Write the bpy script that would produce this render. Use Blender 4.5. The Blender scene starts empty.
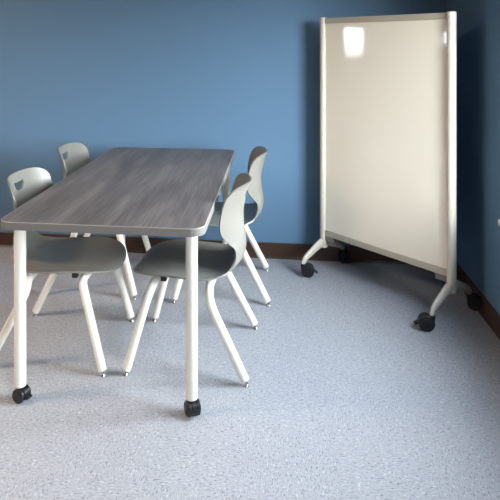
import bpy, bmesh, math, random
from mathutils import Vector, Matrix

# ------------------------------------------------------------------ camera, world, light
SC = bpy.context.scene
COL = SC.collection
F, CX, HY, CAM_H, YAW = 567.5, 212.0, 44.7, 1.399, 0.115

cam_d = bpy.data.cameras.new('camera')
cam = bpy.data.objects.new('camera', cam_d)
COL.objects.link(cam)
cam.location = (0, 0, CAM_H)
cam.rotation_euler = (math.pi / 2, 0, YAW)
cam_d.sensor_fit = 'HORIZONTAL'
cam_d.sensor_width = 36
cam_d.lens = F / 500 * 36
cam_d.shift_x = (250 - CX) / 500
cam_d.shift_y = -(250 - HY) / 500
cam_d.clip_start = 0.05
SC.camera = cam

SC.view_settings.view_transform = 'Standard'
SC.view_settings.look = 'None'
SC.view_settings.gamma = 1
SC.view_settings.use_curve_mapping = False
SC.view_settings.exposure = 1.75

SKY = 17.0
w = bpy.data.worlds.new('daylight')
SC.world = w
w.use_nodes = True
nt = w.node_tree
nt.nodes.clear()
wo = nt.nodes.new('ShaderNodeOutputWorld')
bg = nt.nodes.new('ShaderNodeBackground')
tc = nt.nodes.new('ShaderNodeTexCoord')
sx = nt.nodes.new('ShaderNodeSeparateXYZ')
cr = nt.nodes.new('ShaderNodeValToRGB')
cr.color_ramp.elements[0].position = 0.49
cr.color_ramp.elements[0].color = (0.09, 0.095, 0.085, 1)
cr.color_ramp.elements[1].position = 0.51
cr.color_ramp.elements[1].color = (0.86, 0.94, 1.0, 1)
for pos_, c_ in ((0.66, (0.78, 0.85, 0.90, 1)), (0.80, (0.42, 0.48, 0.54, 1)), (1.0, (0.12, 0.15, 0.19, 1))):
    cr.color_ramp.elements.new(pos_).color = c_      # hazy bright horizon, darker zenith
mr = nt.nodes.new('ShaderNodeMapRange')
mr.inputs['From Min'].default_value = -1
nt.links.new(tc.outputs['Generated'], sx.inputs[0])
nt.links.new(sx.outputs['Z'], mr.inputs['Value'])
nt.links.new(mr.outputs[0], cr.inputs[0])
nt.links.new(cr.outputs[0], bg.inputs['Color'])
bg.inputs['Strength'].default_value = SKY
nt.links.new(bg.outputs[0], wo.inputs[0])

# room measures (metres): camera stands at x=0, y=0
XR, YB, XL, YF, ZC = 1.060, 3.744, -4.2, -2.6, 2.70
WIN = (1.66, 2.76, 0.575, 2.00)          # window in the right wall: y0, y1, z0, z1
FILL_WIN = (-1.35, -0.20, 0.575, 2.00)         # unseen second window of this wall, added for fill light beside the viewer
LITE = (2.64, 2.88, 1.22, 1.63)         # pane of the unseen door, added for its reflection in the board
SLOT = (1.40, 1.535, 1.42, 1.585)         # small unseen pane in the left wall, added for a second reflection


def portal(name, loc, rot, sx_, sy_):
    l = bpy.data.lights.new(name, 'AREA')
    l.shape = 'RECTANGLE'
    l.size, l.size_y = sx_, sy_
    l.cycles.is_portal = True
    o = bpy.data.objects.new(name, l)
    COL.objects.link(o)
    o.location = loc
    o.rotation_euler = rot
    return o


# daylight enters by the window opening (a light portal only guides the sampling)
portal('window_portal', (XR + 0.17, (WIN[0] + WIN[1]) / 2, (WIN[2] + WIN[3]) / 2), (0, math.pi / 2, 0),
       WIN[3] - WIN[2], WIN[1] - WIN[0])

portal('window_portal', (XR + 0.17, (FILL_WIN[0] + FILL_WIN[1]) / 2, (FILL_WIN[2] + FILL_WIN[3]) / 2), (0, math.pi / 2, 0),
       FILL_WIN[3] - FILL_WIN[2], FILL_WIN[1] - FILL_WIN[0])  # portal of the added fill window

# added warm fill light, unseen, hung as a ceiling lamp on the left
ld = bpy.data.lights.new('fill_light', 'AREA')
ld.shape = 'RECTANGLE'
ld.size, ld.size_y = 1.15, 0.55
ld.energy = 21
ld.color = (1.0, 0.78, 0.58)
lo = bpy.data.objects.new('fill_light', ld)
COL.objects.link(lo)
lo.location = (-3.0, 1.5, ZC - 0.07)


# ------------------------------------------------------------------ material helpers
def s2l(c):
    return tuple(((v / 255 + 0.055) / 1.055) ** 2.4 if v / 255 > 0.04045 else v / 255 / 12.92 for v in c) + (1,)


def mat(name, rgb, rough=0.5, metal=0.0, spec=0.5, coat=0.0, var=0.03, scale=30, bump=0.0):
    """Principled material with a slight procedural mottling."""
    m = bpy.data.materials.new(name)
    m.use_nodes = True
    t = m.node_tree
    b = t.nodes['Principled BSDF']
    b.inputs['Roughness'].default_value = rough
    b.inputs['Metallic'].default_value = metal
    b.inputs['Specular IOR Level'].default_value = spec
    b.inputs['Coat Weight'].default_value = coat
    b.inputs['Coat Roughness'].default_value = 0.05
    co = t.nodes.new('ShaderNodeTexCoord')
    n = t.nodes.new('ShaderNodeTexNoise')
    n.inputs['Scale'].default_value = scale
    n.inputs['Detail'].default_value = 4
    t.links.new(co.outputs['Object'], n.inputs['Vector'])
    mx = t.nodes.new('ShaderNodeMix')
    mx.data_type = 'RGBA'
    c = s2l(rgb)
    mx.inputs[6].default_value = tuple(v * (1 - var) for v in c[:3]) + (1,)
    mx.inputs[7].default_value = tuple(min(1, v * (1 + var)) for v in c[:3]) + (1,)
    t.links.new(n.outputs['Fac'], mx.inputs[0])
    t.links.new(mx.outputs[2], b.inputs['Base Color'])
    if bump:
        bp = t.nodes.new('ShaderNodeBump')
        bp.inputs['Strength'].default_value = bump
        bp.inputs['Distance'].default_value = 0.002
        t.links.new(n.outputs['Fac'], bp.inputs['Height'])
        t.links.new(bp.outputs[0], b.inputs['Normal'])
    return m


M = {}
M['wall'] = mat('blue_wall_paint', (91, 121, 148), 0.62, spec=0.25, var=0.02, scale=60, bump=0.15)
M['cream'] = mat('cream_wall_paint', (122, 106, 88), 0.8, spec=0.2, var=0.02, bump=0.1)
M['ceil'] = mat('ceiling_tile', (125, 118, 108), 0.9, spec=0.1, var=0.05, scale=80)
M['base'] = mat('brown_cove_base', (62, 40, 28), 0.45, var=0.05)
M['white'] = mat('white_powder_coat', (226, 220, 208), 0.38, var=0.01, scale=80)
M['legwhite'] = mat('white_leg_enamel', (236, 230, 217), 0.35, var=0.01, scale=80)
M['shell'] = mat('grey_moulded_plastic', (124, 120, 112), 0.36, spec=0.6, var=0.015, scale=200, bump=0.05)
M['black'] = mat('black_caster_plastic', (24, 24, 26), 0.32, var=0.1)
M['tread'] = mat('grey_tread_rubber', (48, 48, 50), 0.6, var=0.1)
M['steel'] = mat('bright_steel', (190, 188, 184), 0.25, metal=1.0, var=0.05)
M['alu'] = mat('warm_silver_paint', (198, 189, 174), 0.38, var=0.01)
M['strip'] = mat('satin_aluminium_strip', (178, 168, 152), 0.4, metal=0.1, var=0.02)
M['bracket'] = mat('grey_cast_bracket', (122, 118, 112), 0.5, var=0.03)
M['glass_board'] = mat('back_painted_glass', (241, 230, 211), 0.5, spec=0.5, coat=1.0, var=0.01, scale=3)
M['door'] = mat('door_veneer', (150, 108, 72), 0.5, var=0.15, scale=8)
M['frame'] = mat('window_frame_white', (220, 220, 216), 0.45, var=0.01)
M['edge'] = mat('grey_edge_band', (116, 112, 107), 0.45, var=0.04, scale=90)
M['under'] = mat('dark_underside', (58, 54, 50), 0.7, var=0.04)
M['edgeline'] = mat('pale_edge_line', (156, 148, 140), 0.4, var=0.02)


def wood_mat():
    m = bpy.data.materials.new('grey_wood_laminate')
    m.use_nodes = True
    t = m.node_tree
    b = t.nodes['Principled BSDF']
    b.inputs['Roughness'].default_value = 0.42
    b.inputs['Specular IOR Level'].default_value = 0.5
    co = t.nodes.new('ShaderNodeTexCoord')

    def noise(scale, vec, detail=6, dist=0.0):
        mp = t.nodes.new('ShaderNodeMapping')
        mp.inputs['Scale'].default_value = vec
        t.links.new(co.outputs['Object'], mp.inputs[0])
        n = t.nodes.new('ShaderNodeTexNoise')
        n.inputs['Scale'].default_value = scale
        n.inputs['Detail'].default_value = detail
        n.inputs['Distortion'].default_value = dist
        t.links.new(mp.outputs[0], n.inputs['Vector'])
        return n
    n1 = noise(17, (1, 0.11, 1), 8, 0.5)
    n2 = noise(110, (1, 0.05, 1), 5, 0.2)
    n3 = noise(3, (1, 0.35, 1), 3, 0.4)

    def math_(op, a, bb):
        k = t.nodes.new('ShaderNodeMath')
        k.operation = op
        for i, v in enumerate((a, bb)):
            if isinstance(v, (int, float)):
                k.inputs[i].default_value = v
            else:
                t.links.new(v, k.inputs[i])
        return k.outputs[0]
    v = math_('ADD', math_('MULTIPLY', n1.outputs['Fac'], 0.5), math_('MULTIPLY', n2.outputs['Fac'], 0.36))
    v = math_('ADD', v, math_('MULTIPLY', n3.outputs['Fac'], 0.16))
    r = t.nodes.new('ShaderNodeValToRGB')
    e = r.color_ramp.elements
    e[0].position = 0.36
    e[0].color = s2l((80, 72, 69))
    e[1].position = 0.70
    e[1].color = s2l((138, 129, 124))
    k = e.new(0.53)
    k.color = s2l((107, 99, 96))
    t.links.new(v, r.inputs[0])
    t.links.new(r.outputs[0], b.inputs['Base Color'])
    bp = t.nodes.new('ShaderNodeBump')
    bp.inputs['Strength'].default_value = 0.12
    bp.inputs['Distance'].default_value = 0.001
    t.links.new(n2.outputs['Fac'], bp.inputs['Height'])
    t.links.new(bp.outputs[0], b.inputs['Normal'])
    return m


def floor_mat():
    """Vinyl composition tiles 305 mm square, chips streaked, direction turning from tile to tile."""
    m = bpy.data.materials.new('speckled_vinyl_tile')
    m.use_nodes = True
    t = m.node_tree
    N, L = t.nodes, t.links
    b = N['Principled BSDF']
    b.inputs['Roughness'].default_value = 0.40
    b.inputs['Specular IOR Level'].default_value = 0.4
    co = N.new('ShaderNodeTexCoord')

    def mapping(vec, loc=(0, 0, 0)):
        mp = N.new('ShaderNodeMapping')
        mp.inputs['Scale'].default_value = vec
        mp.inputs['Location'].default_value = loc
        L.new(co.outputs['Object'], mp.inputs[0])
        return mp.outputs[0]

    def mix(fac, a, bb):
        k = N.new('ShaderNodeMix')
        k.data_type = 'RGBA'
        for i, v in ((0, fac), (6, a), (7, bb)):
            if isinstance(v, (int, float, tuple)):
                k.inputs[i].default_value = v
            else:
                L.new(v, k.inputs[i])
        return k.outputs[2]

    def ramp(src, p0, p1, inv=False):
        k = N.new('ShaderNodeMapRange')
        k.inputs['From Min'].default_value = p0
        k.inputs['From Max'].default_value = p1
        if inv:
            k.inputs['To Min'].default_value = 1
            k.inputs['To Max'].default_value = 0
        L.new(src, k.inputs['Value'])
        return k.outputs[0]
    ck = N.new('ShaderNodeTexChecker')
    ck.inputs['Scale'].default_value = 1 / 0.305
    L.new(mapping((1, 1, 0), (0.11, 0.06, 0.01)), ck.inputs['Vector'])

    def chips(scale, thr0, thr1, off):
        outs = []
        for vec in ((1, 0.40, 0), (0.40, 1, 0)):
            n = N.new('ShaderNodeTexNoise')
            n.inputs['Scale'].default_value = scale
            n.inputs['Detail'].default_value = 1.5
            n.inputs['Distortion'].default_value = 0.4
            L.new(mapping(vec, (off, off * 2, 0)), n.inputs['Vector'])
            outs.append(n.outputs['Fac'])
        s = mix(ck.outputs['Fac'], outs[0], outs[1])
        return ramp(s, thr0, thr1)
    big = N.new('ShaderNodeTexNoise')
    big.inputs['Scale'].default_value = 2.2
    big.inputs['Detail'].default_value = 3
    L.new(mapping((1, 1, 0)), big.inputs['Vector'])
    c = mix(big.outputs['Fac'], s2l((168, 168, 174)), s2l((180, 180, 185)))
    c = mix(chips(170, 0.55, 0.68, 0.0), c, s2l((150, 151, 161)))
    c = mix(chips(220, 0.61, 0.68, 3.3), c, s2l((112, 113, 126)))
    c = mix(chips(190, 0.60, 0.70, 7.1), c, s2l((206, 206, 208)))
    c = mix(chips(190, 0.65, 0.71, 12.4), c, s2l((164, 152, 146)))
    # hairline joints between the tiles
    br = N.new('ShaderNodeTexBrick')
    br.offset = 0
    br.inputs['Scale'].default_value = 1.0
    br.inputs['Brick Width'].default_value = 0.305
    br.inputs['Row Height'].default_value = 0.305
    br.inputs['Mortar Size'].default_value = 0.0008
    br.inputs['Color1'].default_value = (0, 0, 0, 1)
    br.inputs['Color2'].default_value = (0, 0, 0, 1)
    br.inputs['Mortar'].default_value = (1, 1, 1, 1)
    L.new(mapping((1, 1, 1), (0.11, 0.06, 0)), br.inputs['Vector'])
    k = N.new('ShaderNodeMath')
    k.operation = 'MULTIPLY'
    L.new(br.outputs['Color'], k.inputs[0])
    k.inputs[1].default_value = 0.35
    c = mix(k.outputs[0], c, s2l((135, 136, 144)))
    L.new(c, b.inputs['Base Color'])
    return m


def pane_mat():
    m = bpy.data.materials.new('window_glass')
    m.use_nodes = True
    t = m.node_tree
    t.nodes.clear()
    o = t.nodes.new('ShaderNodeOutputMaterial')
    tr = t.nodes.new('ShaderNodeBsdfTransparent')
    tr.inputs[0].default_value = (0.97, 0.98, 0.98, 1)
    gl = t.nodes.new('ShaderNodeBsdfGlossy')
    gl.inputs['Roughness'].default_value = 0.02
    lw = t.nodes.new('ShaderNodeLayerWeight')      # facing term: alike on both sides of the pane
    lw.inputs[0].default_value = 0.5
    pw = t.nodes.new('ShaderNodeMath')
    pw.operation = 'POWER'
    pw.inputs[1].default_value = 5
    t.links.new(lw.outputs['Facing'], pw.inputs[0])
    fr = t.nodes.new('ShaderNodeMath')
    fr.operation = 'MULTIPLY_ADD'
    fr.inputs[1].default_value = 0.6
    fr.inputs[2].default_value = 0.04
    t.links.new(pw.outputs[0], fr.inputs[0])
    mx = t.nodes.new('ShaderNodeMixShader')
    t.links.new(fr.outputs[0], mx.inputs[0])
    t.links.new(tr.outputs[0], mx.inputs[1])
    t.links.new(gl.outputs[0], mx.inputs[2])
    t.links.new(mx.outputs[0], o.inputs[0])
    return m


def fill_lamp_mat():
    m = bpy.data.materials.new('fill_lamp_diffuser')
    m.use_nodes = True
    b = m.node_tree.nodes['Principled BSDF']
    b.inputs['Base Color'].default_value = (0.9, 0.86, 0.8, 1)
    b.inputs['Emission Color'].default_value = (1, 0.86, 0.7, 1)
    b.inputs['Emission Strength'].default_value = 0.8  # glow of the added fill lamp
    return m


M['wood'] = wood_mat()
M['floor'] = floor_mat()
M['pane'] = pane_mat()
M['lamp'] = fill_lamp_mat()


# ------------------------------------------------------------------ mesh helpers
def obj(name, bm, m, parent=None, smooth=True, bevel=0.0, auto=40):
    bmesh.ops.recalc_face_normals(bm, faces=bm.faces)
    me = bpy.data.meshes.new(name)
    bm.to_mesh(me)
    bm.free()
    o = bpy.data.objects.new(name, me)
    me.materials.append(m)
    COL.objects.link(o)
    if parent:
        o.parent = parent
    if smooth:
        me.polygons.foreach_set('use_smooth', [True] * len(me.polygons))
        me.set_sharp_from_angle(angle=math.radians(auto))
    if bevel:
        md = o.modifiers.new('bevel', 'BEVEL')
        md.width = bevel
        md.segments = 3
        md.limit_method = 'ANGLE'
        md.angle_limit = math.radians(35)
        me.polygons.foreach_set('use_smooth', [True] * len(me.polygons))
        wn = o.modifiers.new('wn', 'WEIGHTED_NORMAL')
        wn.keep_sharp = False
    return o


def bx(bm, x0, x1, y0, y1, z0, z1, mtx=None):
    vs = [bm.verts.new(Vector(p) if mtx is None else mtx @ Vector(p)) for p in
          ((x0, y0, z0), (x1, y0, z0), (x1, y1, z0), (x0, y1, z0), (x0, y0, z1), (x1, y0, z1), (x1, y1, z1), (x0, y1, z1))]
    for f in ((3, 2, 1, 0), (4, 5, 6, 7), (0, 1, 5, 4), (1, 2, 6, 5), (2, 3, 7, 6), (3, 0, 4, 7)):
        bm.faces.new([vs[i] for i in f])
    return bm


def box(*a, mtx=None):
    return bx(bmesh.new(), *a, mtx=mtx)


def spline(pts, n=8):
    """Catmull-Rom through tuples of any length."""
    out = []
    P = [pts[0]] + list(pts) + [pts[-1]]
    for i in range(1, len(P) - 2):
        a, b, c, d = P[i - 1], P[i], P[i + 1], P[i + 2]
        for k in range(n):
            t = k / n
            out.append(tuple(0.5 * (2 * b[j] + (c[j] - a[j]) * t + (2 * a[j] - 5 * b[j] + 4 * c[j] - d[j]) * t * t
                                    + (3 * b[j] - a[j] - 3 * c[j] + d[j]) * t ** 3) for j in range(len(b))))
    out.append(tuple(pts[-1]))
    return out


def tube(bm, path, r, seg=20, sy=1.0, caps=True):
    """Sweep a circle (or an ellipse) along path; r may be a number or one value per point."""
    P = [Vector(p) for p in path]
    n = len(P)
    R = [r] * n if isinstance(r, (int, float)) else list(r)
    up = None
    rings = []
    for i in range(n):
        t = (P[min(i + 1, n - 1)] - P[max(i - 1, 0)]).normalized()
        if up is None:
            a = Vector((0, 0, 1)) if abs(t.z) < 0.9 else Vector((0, 1, 0))
            up = (a - t * a.dot(t)).normalized()
        else:
            up = (up - t * up.dot(t)).normalized()
        sd = t.cross(up)
        rings.append([bm.verts.new(P[i] + (up * math.cos(2 * math.pi * k / seg) + sd * sy * math.sin(2 * math.pi * k / seg)) * R[i])
                      for k in range(seg)])
    for a, b in zip(rings, rings[1:]):
        for k in range(seg):
            bm.faces.new((a[k], a[(k + 1) % seg], b[(k + 1) % seg], b[k]))
    if caps:
        bm.faces.new(rings[0][::-1])
        bm.faces.new(rings[-1])
    return bm


def disc(bm, c, axis, r, h, seg=28, ch=0.0):
    """Short cylinder centred at c with chamfered rims."""
    c, a = Vector(c), Vector(axis).normalized()
    if ch:
        return tube(bm, [c - a * h / 2, c - a * (h / 2 - ch), c + a * (h / 2 - ch), c + a * h / 2], [r - ch, r, r, r - ch], seg)
    return tube(bm, [c - a * h / 2, c + a * h / 2], r, seg)


def prism(bm, outline, z0, z1):
    a = [bm.verts.new((x, y, z0)) for x, y in outline]
    b = [bm.verts.new((x, y, z1)) for x, y in outline]
    n = len(a)
    for k in range(n):
        bm.faces.new((a[k], a[(k + 1) % n], b[(k + 1) % n], b[k]))
    bm.faces.new(a[::-1])
    bm.faces.new(b)
    return bm


def rrect(x0, x1, y0, y1, r, n=10):
    o = []
    for cx, cy, a0 in ((x1 - r, y0 + r, -90), (x1 - r, y1 - r, 0), (x0 + r, y1 - r, 90), (x0 + r, y0 + r, 180)):
        for k in range(n + 1):
            a = math.radians(a0 + 90 * k / n)
            o.append((cx + r * math.cos(a), cy + r * math.sin(a)))
    return o


def thing(name, label, cat, loc=(0, 0, 0), rz=0.0, group=None):
    o = bpy.data.objects.new(name, None)
    o.empty_display_size = 0.1
    COL.objects.link(o)
    o.location = loc
    o.rotation_euler = (0, 0, rz)
    o['label'] = label
    o['category'] = cat
    if group:
        o['group'] = group
    return o


def struct(o, label=None, cat=None):
    o['kind'] = 'structure'
    if label:
        o['label'] = label
        o['category'] = cat
    return o


# ------------------------------------------------------------------ the room
T = 0.18                                # wall thickness
struct(obj('floor', box(XL - T, XR + T, YF - T, YB + T, -0.10, 0), M['floor'], smooth=False),
       'pale blue-grey speckled vinyl tile floor', 'floor')
struct(obj('ceiling', box(XL - T, XR + T, YF - T, YB + T, ZC, ZC + 0.1), M['ceil'], smooth=False),
       'off-white ceiling above the room', 'ceiling')
struct(obj('wall_back', box(XL - T, XR + T, YB, YB + T, 0, ZC), M['wall'], smooth=False),
       'blue painted wall behind the table and chairs', 'wall')
struct(obj('wall_front', box(XL - T, XR + T, YF - T, YF, 0, ZC), M['cream'], smooth=False),
       'cream wall behind the viewer', 'wall')


def holed_wall(x0, x1, y0, y1, holes):
    """Wall slab between x0 and x1 running along y, with rectangular openings (y0, y1, z0, z1) sorted by y."""
    bm = bmesh.new()
    y = y0
    for a, b, c, d in holes:
        bx(bm, x0, x1, y, a, 0, ZC)
        if c > 0:
            bx(bm, x0, x1, a, b, 0, c)
        bx(bm, x0, x1, a, b, d, ZC)
        y = b
    bx(bm, x0, x1, y, y1, 0, ZC)
    return bm


struct(obj('wall_right', holed_wall(XR, XR + T, YF, YB, [FILL_WIN, WIN]), M['wall'], smooth=False),
       'dark blue painted wall on the right, holding the window', 'wall')
DOOR = (2.42, 3.34, 0, 2.10)
struct(obj('wall_left', holed_wall(XL - T, XL, YF, YB, [SLOT, DOOR]), M['cream'], smooth=False),
       'cream wall on the far left with the added door', 'wall')


def cove(bm, p0, p1, nrm):
    """Vinyl cove base with a flared toe along p0-p1; nrm points into the room."""
    prof = [(0, 0), (0.014, 0), (0.011, 0.004), (0.006, 0.012), (0.0045, 0.024), (0.004, 0.098), (0.002, 0.101), (0, 0.101)]
    p0, p1, n = Vector(p0), Vector(p1), Vector(nrm)
    a = [bm.verts.new(p0 + n * u + Vector((0, 0, v))) for u, v in prof]
    b = [bm.verts.new(p1 + n * u + Vector((0, 0, v))) for u, v in prof]
    k = len(prof)
    for i in range(k):
        bm.faces.new((a[i], a[(i + 1) % k], b[(i + 1) % k], b[i]))
    bm.faces.new(a[::-1])
    bm.faces.new(b)
    return bm


struct(obj('baseboard_back', cove(bmesh.new(), (XL, YB, 0), (XR, YB, 0), (0, -1, 0)), M['base'], smooth=False),
       'dark brown vinyl base along the blue back wall', 'baseboard')
struct(obj('baseboard_right', cove(bmesh.new(), (XR, YF, 0), (XR, YB - 0.014, 0), (-1, 0, 0)), M['base'], smooth=False),
       'dark brown vinyl base along the right wall', 'baseboard')

# window in the right wall: frame, mullions, panes, sill
def make_window(name, label, spec):
    w_ = struct(thing(name, label, 'window', (XR, 0, 0)))
    y0, y1, z0, z1 = spec
    bm = bmesh.new()
    fw = 0.045
    for a in ((y0, y0 + fw, z0, z1), (y1 - fw, y1, z0, z1), (y0 + fw, y1 - fw, z0, z0 + fw), (y0 + fw, y1 - fw, z1 - fw, z1)):
        bx(bm, 0.10, 0.15, *a)
    ym = (y0 + y1) / 2
    bx(bm, 0.10, 0.15, ym - 0.025, ym + 0.025, z0 + fw, z1 - fw)
    obj('window_frame', bm, M['frame'], w_, smooth=False)
    for a, b in ((y0 + fw, ym - 0.025), (ym + 0.025, y1 - fw)):
        obj('window_pane', box(0.122, 0.126, a, b, z0 + fw, z1 - fw), M['pane'], w_, smooth=False)
    obj('window_sill', box(-0.026, 0.10, y0 - 0.06, y1 + 0.060, z0 - 0.028, z0), M['frame'], w_, bevel=0.004)


make_window('window_1', 'daylight window in the right wall, its pale sill tip at the right edge', WIN)
make_window('fill_window', 'window added for fill light in the right wall beside the viewer, out of the frame', FILL_WIN)

# unseen small pane and door in the left wall, added for the board's reflections
sl = struct(thing('added_pane', 'small narrow window added in the far left wall for its reflection', 'window', (XL, 0, 0)))
a, b, c, d = SLOT
obj('window_pane', box(-0.10, -0.096, a, b, c, d), M['pane'], sl, smooth=False)
dr = struct(thing('added_door', 'wooden door with a narrow glass pane, added in the far left wall for its reflection', 'door', (XL, 0, 0)))
bm = bmesh.new()
ya, yb, za, zb = DOOR
bx(bm, -0.09, -0.045, ya + 0.02, LITE[0], 0.005, zb - 0.02)
bx(bm, -0.09, -0.045, LITE[1], yb - 0.02, 0.005, zb - 0.02)
bx(bm, -0.09, -0.045, LITE[0], LITE[1], 0.005, LITE[2])
bx(bm, -0.09, -0.045, LITE[0], LITE[1], LITE[3], zb - 0.02)
obj('door_leaf', bm, M['door'], dr, smooth=False)
obj('door_pane', box(-0.07, -0.066, LITE[0], LITE[1], LITE[2], LITE[3]), M['pane'], dr, smooth=False)
bm = bmesh.new()
for q in ((ya, ya + 0.02, 0, zb), (yb - 0.02, yb, 0, zb), (ya + 0.02, yb - 0.02, zb - 0.02, zb)):
    bx(bm, -T, 0.0, *q)
obj('door_frame', bm, M['frame'], dr, smooth=False)
bm = bmesh.new()
tube(bm, [(-0.045, ya + 0.09, 1.0), (0.02, ya + 0.09, 1.0), (0.02, ya + 0.20, 1.0)], 0.01)
obj('door_handle', bm, M['steel'], dr)

# unseen fixture built around the added fill light
lt = thing('fill_lamp', 'rectangular recessed ceiling lamp added as warm fill, out of view on the left', 'lamp', (-3.0, 1.5, ZC))
bm = bmesh.new()
for q in ((-0.62, 0.62, -0.33, -0.30), (-0.62, 0.62, 0.30, 0.33), (-0.62, -0.59, -0.30, 0.30), (0.59, 0.62, -0.30, 0.30)):
    bx(bm, *q, -0.05, 0)
obj('fill_lamp_housing', bm, M['frame'], lt, smooth=False)
obj('diffuser', box(-0.59, 0.59, -0.30, 0.30, -0.045, -0.04), M['lamp'], lt, smooth=False)

# ------------------------------------------------------------------ table
TX0, TX1, TY0, TY1, TT = -1.052, -0.264, 2.023, 3.586, 0.735
TCX, TCY = (TX0 + TX1) / 2, (TY0 + TY1) / 2
hx, hy = (TX1 - TX0) / 2, (TY1 - TY0) / 2
table = thing('table', 'long rectangular table with grey wood-grain top and white legs on black casters', 'table', (TCX, TCY, 0))
CR = 0.055
obj('tabletop', prism(bmesh.new(), rrect(-hx + .003, hx - .003, -hy + .003, hy - .003, CR - .003), TT - 0.006, TT), M['wood'], table, smooth=False)


def ring_prism(bm, o0, o1, i0, z0, z1):
    """Closed band between outline o0 (bottom outer), o1 (top outer) and i0 (inner)."""
    V = [[bm.verts.new((x, y, z)) for x, y in o] for o, z in ((i0, z0), (o0, z0), (o1, z1), (i0, z1))]
    n = len(i0)
    for k in range(n):
        j = (k + 1) % n
        for a_, b_ in ((0, 1), (1, 2), (2, 3), (3, 0)):
            bm.faces.new((V[a_][k], V[a_][j], V[b_][j], V[b_][k]))
    return bm


inner = rrect(-hx + .003, hx - .003, -hy + .003, hy - .003, CR - .003)
outer = rrect(-hx, hx, -hy, hy, CR)
obj('edge_band', ring_prism(bmesh.new(), outer, outer, inner, TT - 0.030, TT - 0.0022), M['edge'], table)
obj('edge_line', ring_prism(bmesh.new(), outer, rrect(-hx + .0015, hx - .0015, -hy + .0015, hy - .0015, CR - .0015), inner,
                            TT - 0.0022, TT), M['edgeline'], table)
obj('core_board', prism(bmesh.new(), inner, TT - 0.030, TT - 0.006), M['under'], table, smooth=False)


def caster(parent, loc, rz, r, wdt, stem, name='caster', lead=0.28):
    """Twin-wheel caster; its wheels stand on the floor below loc. rz = heading of the wheels."""
    m = Matrix.Translation(Vector(loc)) @ Matrix.Rotation(rz, 4, 'Z')
    off = r * lead
    bm = bmesh.new()

    def tp(p):
        return m @ Vector(p)
    # hood: arc band over the wheels, with the swivel socket
    n = 14
    for hw, rr, ri in ((wdt * 0.17, r * 1.02, r * 0.2),):
        ra, rb = [], []
        for k in range(n + 1):
            a = math.radians(-35 + 215 * k / n)
            for lst, rad in ((ra, rr), (rb, ri)):
                lst.append([bm.verts.new(tp((off + rad * math.cos(a), sgn * hw, r + rad * math.sin(a)))) for sgn in (-1, 1)])
        for k in range(n):
            bm.faces.new((ra[k][0], ra[k + 1][0], ra[k + 1][1], ra[k][1]))
            bm.faces.new((rb[k][0], rb[k][1], rb[k + 1][1], rb[k + 1][0]))
            for s_ in (0, 1):
                bm.faces.new((ra[k][s_], rb[k][s_], rb[k + 1][s_], ra[k + 1][s_]))
        for k in (0, n):
            bm.faces.new((ra[k][0], ra[k][1], rb[k][1], rb[k][0]))
    tube(bm, [tp((0, 0, r * 1.2)), tp((0, 0, r * 1.95)), tp((0, 0, r * 2.02))], [r * 0.42, r * 0.46, r * 0.40], 18)
    c = obj(name, bm, M['black'], parent)
    for s in (-1, 1):
        b = bmesh.new()
        ax = (m.to_3x3() @ Vector((0, 1, 0)))
        disc(b, tp((off, s * wdt * 0.33, r)), ax, r, wdt * 0.30, 32, wdt * 0.05)
        disc(b, tp((off, s * wdt * 0.49, r)), ax, r * 0.62, wdt * 0.05, 24, 0.001)
        obj('wheel', b, M['black'], c)
    b = bmesh.new()
    hw = wdt * 0.30
    mm = m @ Matrix.Translation((off + r * 0.95, 0, r * 1.0)) @ Matrix.Rotation(math.radians(28), 4, 'Y')
    bx(b, -r * 0.25, r * 0.62, -hw, hw, -r * 0.09, r * 0.12, mtx=mm)
    obj('brake_lever', b, M['black'], c, bevel=0.002)
    if stem:
        b = bmesh.new()
        tube(b, [tp((0, 0, r * 2.0)), tp((0, 0, r * 2.0 + stem))], 0.006, 12)
        obj('stem', b, M['steel'], c)
    return c


TL = 0.0232                             # table leg radius
LEGS = [(-hx + 0.045, -hy + 0.110, -18), (hx - 0.060, -hy + 0.108, -58), (-hx + 0.060, hy - 0.042, 30), (hx - 0.056, hy - 0.042, 60)]
for x, y, head in LEGS:
    bm = bmesh.new()
    tube(bm, [(x, y, 0.058), (x, y, 0.060), (x, y, TT - 0.036), (x, y, TT - 0.034)], [TL - .002, TL, TL, TL], 32)
    lg = obj('leg', bm, M['white'], table)
    sx_, sy_ = (-1 if x > 0 else 1), (-1 if y > 0 else 1)
    bm = bmesh.new()
    prism(bm, rrect(x - 0.05, x + 0.05, y - 0.05, y + 0.05, 0.012), TT - 0.034, TT - 0.030)
    obj('mounting_plate', bm, M['white'], lg)
    caster(lg, (x, y, 0), math.radians(head), 0.0275, 0.052, 0.004)
# steel rails below the top
for s in (-1, 1):
    obj('rail', box(s * 0.20 - 0.02, s * 0.20 + 0.02, -hy + 0.20, hy - 0.20, TT - 0.055, TT - 0.030), M['white'], table, smooth=False)


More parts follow.
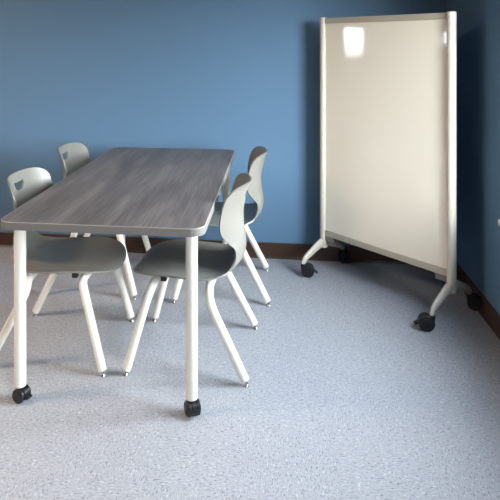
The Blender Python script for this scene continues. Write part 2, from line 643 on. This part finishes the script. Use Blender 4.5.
# ------------------------------------------------------------------ chairs
def shell_mesh():
    # profile of the centre line: (x forward, z, half width, wrap towards the sitter at the edge)
    key = [(0.268, 0.378, 0.180, 0.000), (0.256, 0.394, 0.190, 0.002), (0.21, 0.409, 0.205, 0.006), (0.11, 0.414, 0.220, 0.010),
           (0.02, 0.409, 0.224, 0.010), (-0.07, 0.405, 0.219, 0.010), (-0.135, 0.408, 0.200, 0.012),
           (-0.185, 0.420, 0.168, 0.018), (-0.216, 0.446, 0.135, 0.026), (-0.228, 0.480, 0.118, 0.030),
           (-0.228, 0.520, 0.122, 0.036), (-0.222, 0.560, 0.150, 0.056), (-0.217, 0.605, 0.188, 0.075),
           (-0.217, 0.655, 0.200, 0.075), (-0.226, 0.705, 0.199, 0.072), (-0.239, 0.752, 0.195, 0.068),
           (-0.254, 0.790, 0.190, 0.064)]
    P = spline(key, 6)
    # arc length, so that the two ends can be rounded off
    S = [0.0]
    for a_, b_ in zip(P, P[1:]):
        S.append(S[-1] + math.hypot(b_[0] - a_[0], b_[1] - a_[1]))
    tot = S[-1]
    extra = []

    def at(s):
        for i in range(len(S) - 1):
            if S[i + 1] >= s:
                t = (s - S[i]) / (S[i + 1] - S[i])
                return tuple(P[i][j] * (1 - t) + P[i + 1][j] * t for j in range(4))
        return P[-1]
    rf, rt = 0.16, 0.085                # rounding length at the seat front and the back top
    ss = [rf * (1 - math.cos(math.pi / 2 * k / 12)) for k in range(12)]
    m_ = 60
    ss += [rf + (tot - rf - rt) * k / m_ for k in range(m_)]
    ss += [tot - rt + rt * math.sin(math.pi / 2 * k / 14) for k in range(15)]
    nc = 24
    bm = bmesh.new()
    rows = []
    for s in ss:
        x, z, hw, wr = at(s)
        a_, b_ = at(max(0, s - 0.004)), at(min(tot, s + 0.004))
        tx, tz = b_[0] - a_[0], b_[1] - a_[1]
        l = math.hypot(tx, tz)
        nx, nz = tz / l, -tx / l       # towards the sitter
        if nz < 0 and abs(nz) > abs(nx):
            nx, nz = -nx, -nz
        e = 2.6
        full = hw
        if s < rf:
            hw = full * (0.0 + 1.0 * max(0.0, 1 - (1 - s / rf) ** e) ** (1 / e))
        if tot - s < rt:
            hw = full * max(0.0, 1 - (1 - (tot - s) / rt) ** e) ** (1 / e)
        hw = max(hw, 0.012)
        row = []
        for k in range(nc + 1):
            v = -1 + 2 * k / nc
            y = hw * v
            g = wr * (abs(y) / full) ** 2.2
            row.append(bm.verts.new((x + nx * g, y, z + nz * g)))
        rows.append(row)
    for a_, b_ in zip(rows, rows[1:]):
        for k in range(nc):
            bm.faces.new((a_[k], a_[k + 1], b_[k + 1], b_[k]))
    bmesh.ops.recalc_face_normals(bm, faces=bm.faces)
    me = bpy.data.meshes.new('shell')
    bm.to_mesh(me)
    bm.free()
    o = bpy.data.objects.new('shell_tmp', me)
    COL.objects.link(o)
    md = o.modifiers.new('s', 'SOLIDIFY')
    md.thickness = 0.008
    md.offset = 0
    # D-shaped grip: flat lip above, round below
    cb = bmesh.new()
    out = []
    for k in range(17):
        a_ = math.pi + math.pi * k / 16
        out.append((0.047 * math.copysign(abs(math.cos(a_)) ** 0.8, math.cos(a_)), 0.744 + 0.034 * math.sin(a_)))
    for yy, zz in ((0.046, 0.753), (0.024, 0.749), (-0.024, 0.749), (-0.046, 0.753)):
        out.append((yy, zz))
    va = [cb.verts.new((-0.35, y, z)) for y, z in out]
    vb = [cb.verts.new((-0.12, y, z)) for y, z in out]
    n = len(out)
    for k in range(n):
        cb.faces.new((va[k], va[(k + 1) % n], vb[(k + 1) % n], vb[k]))
    cb.faces.new(va[::-1])
    cb.faces.new(vb)
    bmesh.ops.recalc_face_normals(cb, faces=cb.faces)
    cm = bpy.data.meshes.new('cut')
    cb.to_mesh(cm)
    cb.free()
    co_ = bpy.data.objects.new('cut_tmp', cm)
    COL.objects.link(co_)
    md = o.modifiers.new('b', 'BOOLEAN')
    md.object = co_
    md.operation = 'DIFFERENCE'
    md.solver = 'EXACT'
    dg = bpy.context.evaluated_depsgraph_get()
    res = bpy.data.meshes.new_from_object(o.evaluated_get(dg))
    bpy.data.objects.remove(o)
    bpy.data.objects.remove(co_)
    res.name = 'shell'
    res.materials.clear()
    res.materials.append(M['shell'])
    res.polygons.foreach_set('use_smooth', [True] * len(res.polygons))
    res.set_sharp_from_angle(angle=math.radians(50))
    return res


def make_chair(label, loc, rz, group):
    t = thing('chair', label, 'chair', loc, rz, group)
    sh = bpy.data.objects.new('shell', shell_mesh())
    COL.objects.link(sh)
    sh.parent = t
    # seat frame below the shell: two cross tubes joined by side plates
    bm = bmesh.new()
    for x in (0.135, -0.095):
        tube(bm, [(x, -0.11, 0.378), (x, 0.11, 0.378)], 0.014, 14)
    for y in (-0.08, 0.08):
        bx(bm, -0.12, 0.16, y - 0.02, y + 0.02, 0.388, 0.399)
    obj('seat_frame', bm, M['legwhite'], t)
    for sx_, x0, xk, xf in ((1, 0.145, 0.168, 0.2525), (-1, -0.095, -0.098, -0.2525)):
        for sy_ in (-1, 1):
            foot = Vector((xf, sy_ * 0.237, 0.022))
            knee = Vector((xk, sy_ * 0.212, 0.322))
            d = (foot - knee).normalized()
            path = [(x0, sy_ * 0.10, 0.378), (x0, sy_ * 0.190, 0.381), tuple(knee), tuple(knee + d * 0.10), tuple(foot)]
            path = [Vector(p) for p in path]
            for _ in range(4):           # corner cutting rounds the bends
                q_ = [path[0]]
                for p0, p1 in zip(path, path[1:]):
                    q_ += [p0.lerp(p1, 0.25), p0.lerp(p1, 0.75)]
                path = q_ + [path[-1]]
            path.insert(-1, foot - d * 0.002)
            R = [0.0182] * (len(path) - 1) + [0.0166]
            bm = tube(bmesh.new(), path, R, 22)
            lg = obj('leg', bm, M['legwhite'], t)
            bm = bmesh.new()
            p = foot
            tube(bm, [p - d * 0.004, p + d * 0.012], 0.0055, 12)
            tube(bm, [(p.x + d.x * .010, p.y + d.y * .01, 0.0), (p.x + d.x * .01, p.y + d.y * .01, 0.004),
                      (p.x + d.x * .01, p.y + d.y * .01, 0.010)], [0.0125, 0.012, 0.0065], 18)
            obj('glide', bm, M['steel'], lg)
    for y in (-0.165, 0.165):
        obj('stacking_bumper', box(0.095, 0.120, y - 0.012, y + 0.012, 0.380, 0.408), M['black'], t, bevel=0.003)
    return t


def copy_tree(src, label, loc, rz):
    c = src.copy()
    COL.objects.link(c)
    c.location = loc
    c.rotation_euler = (0, 0, rz)
    c['label'] = label

    def rec(a_, b_):
        for ch in a_.children:
            q = ch.copy()
            COL.objects.link(q)
            q.parent = b_
            rec(ch, q)
    rec(src, c)
    return c


G = 'moulded chairs pushed in around the table'
CH = make_chair('light grey moulded chair on the left of the table, nearest the viewer', (-0.988, 2.568, 0), 0.0, G)
bpy.context.view_layer.update()
copy_tree(CH, 'light grey moulded chair on the left of the table, by the blue wall', (-1.038, 3.287, 0), 0.007)
copy_tree(CH, 'light grey moulded chair on the right of the table, nearest the viewer',
          (-0.374, 2.574, 0), math.pi - 0.041)
copy_tree(CH, 'light grey moulded chair on the right of the table, by the blue wall', (-0.313, 3.283, 0), math.pi + 0.036)

# ------------------------------------------------------------------ mobile glass board
BL, BR = Vector((0.288, 3.607, 0)), Vector((0.883, 3.020, 0))
mid = (BL + BR) / 2
ang = math.atan2(BR.y - BL.y, BR.x - BL.x)
HW = (BR - BL).length / 2
board = thing('mobile_whiteboard', 'tall white glass board on a wheeled frame standing across the room corner', 'whiteboard',
              tuple(mid), ang)
# local: +x towards the right post, -y towards the viewer
BZ0, BZ1 = 0.165, 1.568
obj('panel', box(-HW + 0.018, HW - 0.018, -0.008, 0.008, 0.230, BZ1 - 0.03), M['glass_board'], board, bevel=0.0015)
obj('top_rail', box(-HW + 0.015, HW - 0.015, -0.013, 0.013, BZ1 - 0.038, BZ1 - 0.004), M['strip'], board, bevel=0.003)
obj('bottom_rail', box(-HW + 0.015, HW - 0.015, -0.014, 0.014, 0.212, 0.248), M['strip'], board, bevel=0.003)
for s in (-1, 1):
    bm = bmesh.new()
    # oval upright
    out = []
    for k in range(28):
        a_ = 2 * math.pi * k / 28
        ca, sa = math.cos(a_), math.sin(a_)
        out.append((s * HW + 0.020 * math.copysign(abs(ca) ** 0.8, ca), 0.027 * math.copysign(abs(sa) ** 0.8, sa)))
    prism(bm, out, 0.135, BZ1)
    obj('upright', bm, M['alu'], board, bevel=0.003, auto=60)
    for q in (-1, 1):
        pts = [(s * HW, q * 0.0, 0.172), (s * HW, q * 0.05, 0.158), (s * HW, q * 0.12, 0.128), (s * HW, q * 0.166, 0.106),
               (s * HW, q * 0.184, 0.088), (s * HW, q * 0.188, 0.072)]
        path = spline(pts, 6)
        n = len(path)
        R = [0.030 - 0.014 * min(1, k / (n * 0.75)) for k in range(n)]
        bm = tube(bmesh.new(), path, R, 20, sy=0.62)
        ft = obj('foot', bm, M['alu'], board)
        # swivel directions as in the photo
        head = {(-1, -1): 40, (-1, 1): -30, (1, -1): 222, (1, 1): 20}[(s, q)]
        caster(ft, (s * HW, q * 0.188, 0), math.radians(head), 0.038, 0.052, 0, lead=0.7)
# short cast brackets tying the panel to the uprights
for s in (-1, 1):
    a_, b_ = sorted((s * (HW - 0.012), s * (HW - 0.085)))
    obj('bracket', box(a_, b_, -0.010, 0.014, 0.180, 0.213), M['bracket'], board, bevel=0.003)
